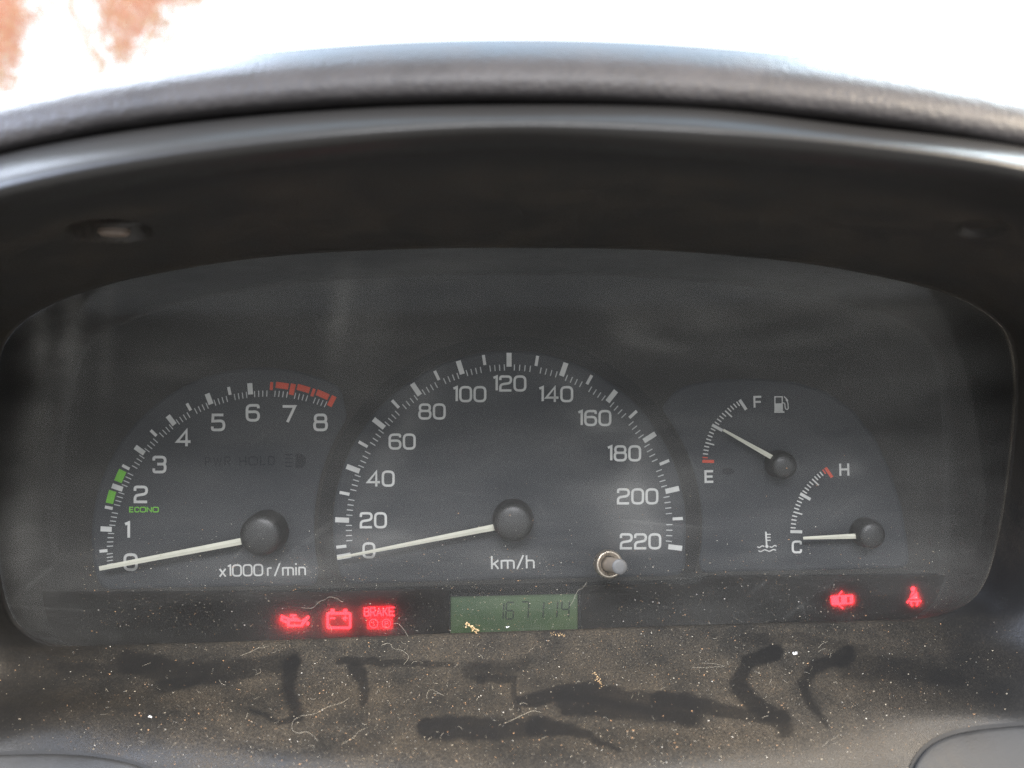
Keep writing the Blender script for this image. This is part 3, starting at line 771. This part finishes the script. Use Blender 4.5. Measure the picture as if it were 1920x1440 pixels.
# ---------------------------------------------------------------- lit warning lamps
LD = .35
def lamp(label):
    o = bpy.data.objects.new('warning_lamp', None); COL.objects.link(o); o.parent = cl; o['label'] = label; return o
o = lamp('red oil can warning lamp'); mb = MB(); c = (553, 1164)
poly(mb, [(c[0]+x, c[1]+y) for x, y in [(-15,-6),(4,-6),(12,-1),(25,-10),(28,-7),(14,11),(-15,11)]], LD)
stroke(mb, [(c[0]+x, c[1]+y) for x, y in [(-13,-4),(-24,-8),(-25,-2),(-13,4)]], 5, LD); stroke(mb, [(c[0]-9, c[1]-10), (c[0]+3, c[1]-10)], 4, LD); stroke(mb, [(c[0]-3, c[1]-10), (c[0]-3, c[1]-5)], 4, LD)
mb.build('symbol', MT['glow'], o)
mb = MB(); poly(mb, [(c[0]+x, c[1]+y) for x, y in [(-9,1),(10,2),(14,0),(10,7),(-9,7)]], LD+.06); mb.build('symbol_mask', MT['dark'], o)
mb = MB(); poly(mb, [(c[0]+24+3*math.cos(a*.63), c[1]+5+4*math.sin(a*.63)) for a in range(10)], LD); mb.build('oil_drop', MT['glow'], o)
o = lamp('red battery warning lamp'); mb = MB(); c = (635.5, 1162)
stroke(mb, fillet([(c[0]-21,c[1]-12,3),(c[0]+21,c[1]-12,3),(c[0]+21,c[1]+15,3),(c[0]-21,c[1]+15,3)], True), 5, LD, True)
for s in (-1, 1): poly(mb, [(c[0]+s*12-4, c[1]-20), (c[0]+s*12+4, c[1]-20), (c[0]+s*12+4, c[1]-13), (c[0]+s*12-4, c[1]-13)], LD)
stroke(mb, [(c[0]-17, c[1]-3), (c[0]-7, c[1]-3)], 3, LD); stroke(mb, [(c[0]+7, c[1]-3), (c[0]+17, c[1]-3)], 3, LD); stroke(mb, [(c[0]+12, c[1]-8), (c[0]+12, c[1]+2)], 3, LD)
mb.build('symbol', MT['glow'], o)
o = lamp('red BRAKE warning lamp with two round brake symbols'); c = (712.5, 1158)
mb = MB(); poly(mb, fillet([(c[0]-25,c[1]-22,4),(c[0]+25,c[1]-23,4),(c[0]+25,c[1]+22,4),(c[0]-25,c[1]+23,4)], True), LD); mb.build('lamp_field', MT['glowdim'], o)
letter('caption', 'BRAKE', c[0]-1, c[1]-11, 17.5, 2.7, LD+.06, MT['glow'], o, gap=.2, wide=.92)
mb = MB()
for s in (-1, 1):
    cx, cy = c[0]+s*12, c[1]+11
    stroke(mb, [(cx+8*math.cos(a*.3142), cy+8*math.sin(a*.3142)) for a in range(20)], 1.8, LD+.06, True)
stroke(mb, [(c[0]-12, c[1]+6.5), (c[0]-12, c[1]+12)], 1.8, LD+.06); stroke(mb, [(c[0]-12, c[1]+14), (c[0]-12, c[1]+16)], 1.8, LD+.06)
text(mb, 'P', c[0]+12, c[1]+11, 10, 1.7, LD+.06)
mb.build('symbol', MT['glow'], o)
o = lamp('red open door warning lamp'); mb = MB(); c = (1579, 1125)
poly(mb, fillet([(c[0]-22,c[1]-8,4),(c[0]+21,c[1]-10,3),(c[0]+21,c[1]+7,3),(c[0]-20,c[1]+10,4)], True), LD)
stroke(mb, [(c[0]-7, c[1]-8), (c[0]+0, c[1]-17)], 2.6, LD); stroke(mb, [(c[0]-6, c[1]+9), (c[0]+2, c[1]+16)], 2.2, LD); mb.build('symbol', MT['glow'], o)
for x0, x1 in ((-6.5, -2.5), (8.5, 14)):
    mb = MB(); poly(mb, [(c[0]+x0, c[1]-5.5), (c[0]+x1, c[1]-6.5), (c[0]+x1, c[1]+4.5), (c[0]+x0+1, c[1]+5)], LD+.06); mb.build('symbol_mask', MT['dark'], o)
o = lamp('red seat belt warning lamp'); mb = MB(); c = (1713.5, 1119)
poly(mb, [(c[0]-1.5+4.2*math.cos(a*.45), c[1]-14.5+4.6*math.sin(a*.45)) for a in range(14)], LD)
poly(mb, [(c[0]-4, c[1]-9), (c[0]+5, c[1]-10), (c[0]+8, c[1]+5), (c[0]-9, c[1]+5)], LD)
stroke(mb, [(c[0]-7, c[1]+4), (c[0]-13, c[1]+11)], 3, LD); stroke(mb, [(c[0]+7, c[1]+4), (c[0]+13, c[1]+9)], 3, LD)
stroke(mb, [(c[0]-7, c[1]+7), (c[0]-3.5, c[1]+17)], 4, LD); stroke(mb, [(c[0]+8, c[1]+7), (c[0]+5, c[1]+17)], 4, LD); stroke(mb, [(c[0]-7, c[1]+8.5), (c[0]+8, c[1]+8.5)], 3, LD)
mb.build('symbol', MT['glow'], o)
mb = MB(); stroke(mb, [(c[0]-8, c[1]+2), (c[0]+4, c[1]-9)], 1.5, LD+.06); stroke(mb, [(c[0]-10, c[1]+5.3), (c[0]+10, c[1]+5.3)], 1.6, LD+.06); mb.build('belt_line', MT['dark'], o)
mb = MB(); poly(mb, [(-100, 1108), (600, 1110), (842, 1103), (842, 1240), (-100, 1240)], 2.0, .05); mb.build('smoked_window', MT['smoked'], cl)
mb = MB(); poly(mb, [(1086, 1097), (1300, 1095), (1330, 1080), (2000, 1076), (2000, 1240), (1086, 1240)], 1.0, .05); mb.build('smoked_window', MT['smoked'], cl)

# ---------------------------------------------------------------- clear lens
SMEARS_REFLECTIONS = [(1075, 725, 60, 22, .5, .9), (1200, 640, 120, 16, .25, .6), (1150, 600, 70, 22, .3, .5), (1120, 790, 50, 18, .3, .5), (1195, 850, 26, 60, .2, .5), (1205, 1000, 60, 40, .3, .7),  # hazy scuffs, plus upright streaks at the left painted as reflections
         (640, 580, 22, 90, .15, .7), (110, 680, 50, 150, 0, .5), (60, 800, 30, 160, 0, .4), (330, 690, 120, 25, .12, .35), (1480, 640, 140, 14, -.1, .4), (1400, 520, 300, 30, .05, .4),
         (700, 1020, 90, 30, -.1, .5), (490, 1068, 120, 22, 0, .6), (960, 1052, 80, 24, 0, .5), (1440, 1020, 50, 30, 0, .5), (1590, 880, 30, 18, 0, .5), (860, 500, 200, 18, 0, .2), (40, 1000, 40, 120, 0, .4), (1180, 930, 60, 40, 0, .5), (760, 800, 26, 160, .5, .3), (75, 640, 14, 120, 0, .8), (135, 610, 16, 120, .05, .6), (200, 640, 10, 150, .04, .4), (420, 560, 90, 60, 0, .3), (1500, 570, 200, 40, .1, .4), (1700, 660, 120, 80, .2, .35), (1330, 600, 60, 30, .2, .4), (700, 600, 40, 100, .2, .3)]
smear_refl = []
nrad = 60; LX, LY, LDp = RINGS[0]; vs = []; du = []; fs = []
step = 2; cols = np.arange(0, NT, step); nc = len(cols)
for k in range(nrad+1):
    t = k/nrad
    for c in cols:
        x = PC[0]+(LX[c]-PC[0])*t; y = PC[1]+(LY[c]-PC[1])*t
        vs.append(U(x, y, ld(y)-.25+1.2*(1-t*t)))
        du.append(float(np.clip((y-800)/330, 0, 1)**1.2))
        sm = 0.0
        for ex, ey, ax_, ay_, ro, am in SMEARS_REFLECTIONS:
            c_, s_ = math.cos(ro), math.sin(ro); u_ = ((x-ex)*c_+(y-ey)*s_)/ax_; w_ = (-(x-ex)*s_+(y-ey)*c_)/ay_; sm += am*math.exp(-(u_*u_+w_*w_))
        q_ = math.hypot((x-975)/175, (y-610)/120); smear_refl.append(max(0.0, sm)*(1-.7*max(0, min(1, (1.15-q_)/.3))))  # haze thinned in an arch to paint a dark reflection
for k in range(nrad):
    for i in range(nc):
        j = (i+1) % nc; fs.append((k*nc+i, k*nc+j, (k+1)*nc+j, (k+1)*nc+i))
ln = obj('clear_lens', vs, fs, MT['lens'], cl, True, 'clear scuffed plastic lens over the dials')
a_ = ln.data.attributes.new('dust', 'FLOAT', 'POINT'); a_.data.foreach_set('value', np.array(du, np.float32))
a_ = ln.data.attributes.new('smear_and_reflection', 'FLOAT', 'POINT'); a_.data.foreach_set('value', np.array(smear_refl, np.float32))
def lens_pt(px, py, lift=0.0):
    return U(px, py, ld(py)+.8+lift)

# ---------------------------------------------------------------- trip reset knob
kn = bpy.data.objects.new('reset_knob', None); COL.objects.link(kn); kn.parent = cl; kn['label'] = 'metal trip reset knob standing out of the lens'
def lathe(name, a, b, prof, mat, n=36, smooth=True):
    a, b = Vector(a), Vector(b); ax = (b-a).normalized(); u = ax.orthogonal().normalized(); v_ = ax.cross(u)
    vs = []; fs = []
    for r, h in prof:
        for i in range(n):
            t = 2*math.pi*i/n; p = a+ax*h+(u*math.cos(t)+v_*math.sin(t))*r; vs.append(tuple(p))
    for k in range(len(prof)-1):
        for i in range(n): fs.append((k*n+i, k*n+(i+1) % n, (k+1)*n+(i+1) % n, (k+1)*n+i))
    return obj(name, vs, fs, mat, kn, smooth)
ka = U(1138, 1057, 12); kb = U(1162, 1062.6, 27); kl = (Vector(kb)-Vector(ka)).length
lathe('collar', ka, kb, [(4.15, .3), (4.15, 2.6), (4.05, 3.2), (3.8, 3.6), (3.45, 3.7), (3.1, 3.5), (2.75, 3.3), (2.5, 3.25), (2.38, 3.0), (2.35, 2.0)], MT['chrome'])
lathe('stalk', ka, kb, [(2.15, 1.0), (2.15, kl-.25), (2.1, kl-.08)], MT['stalk'])
lathe('knob_end', ka, kb, [(2.12, kl-.1), (2.0, kl+.05), (1.2, kl+.12), (.001, kl+.14)], MT['knob'])

# ================================================================== dust, crumbs and lint
def blob(mb, c, r, flat=.5):
    q = rng.normal(size=(5, 3)); q /= np.linalg.norm(q, axis=1)[:, None]
    oc = [(1, 0, 0), (-.6, .8, 0), (-.6, -.8, .1), (0, 0, flat), (0, 0, -flat)]
    a = rng.uniform(0, 6.28); ca, sa = math.cos(a), math.sin(a); vs = []
    for x, y, z in oc:
        x, y = x*rng.uniform(.5, 1.3), y*rng.uniform(.5, 1.3)
        vs.append((c[0]+r*(x*ca-y*sa), c[1]+r*z*.9-r*.3*(x*sa+y*ca), c[2]+r*(x*sa+y*ca)*.7+r*z*.4))
    mb.add(vs, [(0, 1, 3), (1, 2, 3), (2, 0, 3), (1, 0, 4), (2, 1, 4), (0, 2, 4)])
mb = MB(); n = 0
cand = np.stack([rng.uniform(0, 1920, 16000), rng.uniform(1165, 1450, 16000)], 1)
dd = dust_at(cand[:, 0], cand[:, 1])
for (x, y), d in zip(cand, dd):
    edge = 1211-(x-150)*(1211-1163)/(1640-150)
    if y < edge+3 or rng.random() > .05+d*.75: continue
    r = min(.30, .05*math.exp(abs(rng.normal())*.72))
    blob(mb, surf(x, y, r*.4), r); n += 1
    if n > 6500: break
cr_ = mb.build('dust_crumbs', MT['crumb']); tag(cr_, 'pale and tan dust crumbs scattered over the dusty lower shelf', 'dust', kind='stuff')
mb = MB()
for i in range(2200):
    y = 1190-abs(rng.normal())*95; x = rng.uniform(150, 1780)
    edge = 1211-(x-150)*(1211-1163)/(1640-150)
    if y > edge-3 or y < 520: continue
    r = .085*math.exp(abs(rng.normal())*.5); blob(mb, lens_pt(x, y, r*.4), min(r, .30), .3)
sp_ = mb.build('lens_specks', MT['crumb']); tag(sp_, 'fine pale specks of dust stuck to the clear lens', 'dust', kind='stuff')

def fibre_pts(pts, f, lift, wob=1.2):
    q = []
    for i in range(len(pts)-1):
        a = pts[max(i-1, 0)]; b, c = pts[i], pts[i+1]; e = pts[min(i+2, len(pts)-1)]
        for k in range(8):
            t = k/8
            q.append(tuple(.5*((2*b[m])+(-a[m]+c[m])*t+(2*a[m]-5*b[m]+4*c[m]-e[m])*t*t+(-a[m]+3*b[m]-3*c[m]+e[m])*t**3) for m in (0, 1)))
    q.append(pts[-1]); n = len(q)
    return [f(x, y, lift+.15*math.sin(math.pi*i/(n-1))) for i, (x, y) in enumerate(q)]
def tube(mb, P, r):
    P = [Vector(p) for p in P]; n = len(P); vs = []; fs = []
    for i, p in enumerate(P):
        t = (P[min(i+1, n-1)]-P[max(i-1, 0)]).normalized(); u = t.orthogonal().normalized(); v_ = t.cross(u)
        rr = r*(.5 if i in (0, n-1) else 1)
        for k in range(4): a = k*math.pi/2; vs.append(tuple(p+(u*math.cos(a)+v_*math.sin(a))*rr))
    for i in range(n-1):
        for k in range(4): fs.append((4*i+k, 4*i+(k+1) % 4, 4*i+4+(k+1) % 4, 4*i+4+k))
    mb.add(vs, fs)
def fibre(pts, on, r, label):
    mb = MB(); tube(mb, fibre_pts(pts, on, .05), r*.42); tag(mb.build('lint_fibre', MT['lint']), label, 'lint', 'lint fibres on the shelf and lens')
fibre([(565,1139),(585,1140),(598,1129),(610,1124),(618,1119),(632,1122),(641,1128),(646,1123)], lens_pt, .055, 'wavy pale lint fibre above the red battery lamp')
fibre([(738,1169),(748,1170),(758,1182),(765,1194),(767,1204)], lens_pt, .06, 'short pale lint fibre beside the red BRAKE lamp')
fibre([(618,1170),(621,1178),(622,1186)], lens_pt, .06, 'tiny straight fibre over the red battery lamp')
fibre([(565,1342),(590,1338),(615,1325),(640,1318),(655,1308)], surf, .055, 'long pale hair to the right of the dark vertical wipe')
fibre([(565,1342),(550,1352),(548,1368),(560,1375),(575,1372),(590,1382),(596,1390)], surf, .05, 'curled pale hair below the dark vertical wipe')
fibre([(715,1210),(730,1206),(738,1216),(755,1220),(766,1232),(757,1246)], surf, .06, 'kinked pale fibre on the shelf under the BRAKE lamp')
fibre([(935,1360),(960,1350),(985,1338),(1000,1333),(1015,1336)], surf, .065, 'pale straw fibre crossing the lower long dark wipe')
fibre([(800,1310),(802,1298),(810,1293),(822,1299),(832,1304)], surf, .05, 'small looped pale hair left of the large dark wipe')
fibre([(640,1395),(660,1385),(675,1370),(690,1364)], surf, .05, 'faint straight hair left of the lower dark wipe')
fibre([(1296,1252),(1330,1251),(1358,1249),(1335,1244),(1315,1243)], surf, .05, 'pale folded hair left of the S shaped wipe')
fibre([(1534,1215),(1542,1207),(1552,1203)], surf, .05, 'short bright hair below the open door lamp')
fibre([(450,1230),(470,1222),(485,1215),(505,1211)], surf, .05, 'straight pale hair on the shelf below the oil lamp')
fibre([(1100,1092),(1092,1103),(1085,1106),(1078,1118),(1074,1128),(1068,1136)], lens_pt, .06, 'reddish brown lint strand at the right end of the odometer')
mb = MB()
for i in range(120):
    x, y = rng.uniform(180, 1600), rng.uniform(1190, 1440)
    edge = 1211-(x-150)*(1211-1163)/(1640-150)
    if y < edge+5: continue
    a = rng.uniform(0, 6.28); l = rng.uniform(4, 22)*rng.uniform(.5, 1); b = rng.normal()*.35
    p = [(x, y), (x+l*.5*math.cos(a), y+l*.4*math.sin(a)), (x+l*math.cos(a+b), y+l*.8*math.sin(a+b))]
    tube(mb, fibre_pts(p, surf, .04), rng.uniform(.012, .024))
tag(mb.build('fine_lint', MT['lint']), 'many fine short lint hairs over the dusty shelf', 'lint', kind='stuff')

def clump(name, cx, cy, sx, sy, n, r0, r1, on, mat, label, cat, rot=0):
    mb = MB(); ca, sa = math.cos(rot), math.sin(rot)
    for i in range(n):
        u, v_ = rng.uniform(-1, 1), rng.normal()*.45
        x, y = cx+u*sx*ca-v_*sy*sa, cy+u*sx*sa+v_*sy*ca; r = rng.uniform(r0, r1)
        blob(mb, on(x, y, r*.6), r, .7)
    tag(mb.build(name, mat), label, cat)
clump('debris_flake', 885, 1177, 14, 6, 46, .2, .42, lens_pt, MT['tan'], 'tan crumbly flake at the lower left of the odometer display', 'debris', .55)
clump('debris_flake', 1121, 1274, 16, 5, 34, .12, .28, surf, MT['tan'], 'string of tan crumbs above the large dark wipe', 'debris', 1.1)
clump('debris_flake', 1045, 1190, 14, 4, 30, .1, .22, surf, MT['tan'], 'small tan crumb heap at the shelf edge under the odometer', 'debris', .1)
clump('paper_chip', 1491, 1224.5, 4, 3, 9, .25, .4, surf, MT['whitechip'], 'bright white chip on the shelf left of the right hand wipes', 'chip')
clump('paper_chip', 282, 1344, 3, 3, 7, .18, .3, surf, MT['whitechip'], 'tiny white chip on the left part of the shelf', 'chip')
clump('paper_chip', 951, 1176, 4, 2, 7, .15, .28, lens_pt, MT['whitechip'], 'tiny white chip on the lens over the odometer', 'chip')

# ================================================================== what shows beyond the hood
tree = root('red_leaved_tree', 'washed out reddish tree foliage beyond the hood at the upper left corner', 'tree', U(150, 690, -6000))
tree.location.z = -1.0
leafm = leaf_mat('red_leaves', [(.93, .58, .46), (.94, .64, .50), (.90, .52, .40), (.94, .72, .56), (.94, .78, .54)], .7)
def crown(blobs):
    mb = MB()
    for (bx, by, sx, sy, n) in blobs:
        for i in range(n):
            x, y = bx+rng.normal()*sx, by+rng.normal()*sy; d = -6000-rng.uniform(-350, 350)
            c = Vector(U(x, y, d)); r = rng.uniform(10, 26)
            a = Vector(rng.normal(size=3)).normalized()*r; b = Vector(rng.normal(size=3)).normalized(); b = (b-b.project(a)).normalized()*r*.6
            mb.add([c-a, c+b, c+a, c-b], [(0, 1, 2, 3)])
    return mb
crown([(-30, 20, 28, 60, 1500), (-30, 110, 24, 50, 1300), (-120, 40, 60, 80, 2500), (18, 60, 15, 45, 700), (25, 10, 12, 40, 400), (250, -10, 26, 30, 900), (245, 45, 22, 22, 500), (285, 20, 10, 24, 260), (232, 92, 13, 14, 220),
       (330, -14, 40, 12, 600), (200, -30, 16, 20, 250), (60, -60, 40, 30, 400), (208, 30, 12, 35, 300), (300, -80, 70, 40, 900)]).build('crown', leafm, tree)
crown([(50, 60, 30, 50, 260), (110, 20, 50, 40, 200), (195, 60, 30, 50, 300), (310, 50, 22, 30, 160), (260, 110, 30, 16, 80), (180, 120, 40, 20, 60), (360, 0, 30, 12, 90), (20, 150, 30, 14, 80)]).build('sun_tinted_sprays', leaf_mat('sun_tinted_leaves', [(.80, .62, .42), (.82, .66, .50), (.80, .56, .44)], .7), tree)  # cream leaf colour paints sunlight onto parts of the foliage
mb = MB(); tube(mb, [U(120, -140, -6000), U(133, 10, -6000), U(150, 50, -6000), U(170, 90, -6000), U(190, 125, -5950), U(205, 300, -5900)], 16); tube(mb, [U(205, 300, -5900), U(150, 690, -5800)], 40)
mb.build('trunk', print_mat('pale_bark', (.80, .62, .42), .2), tree)
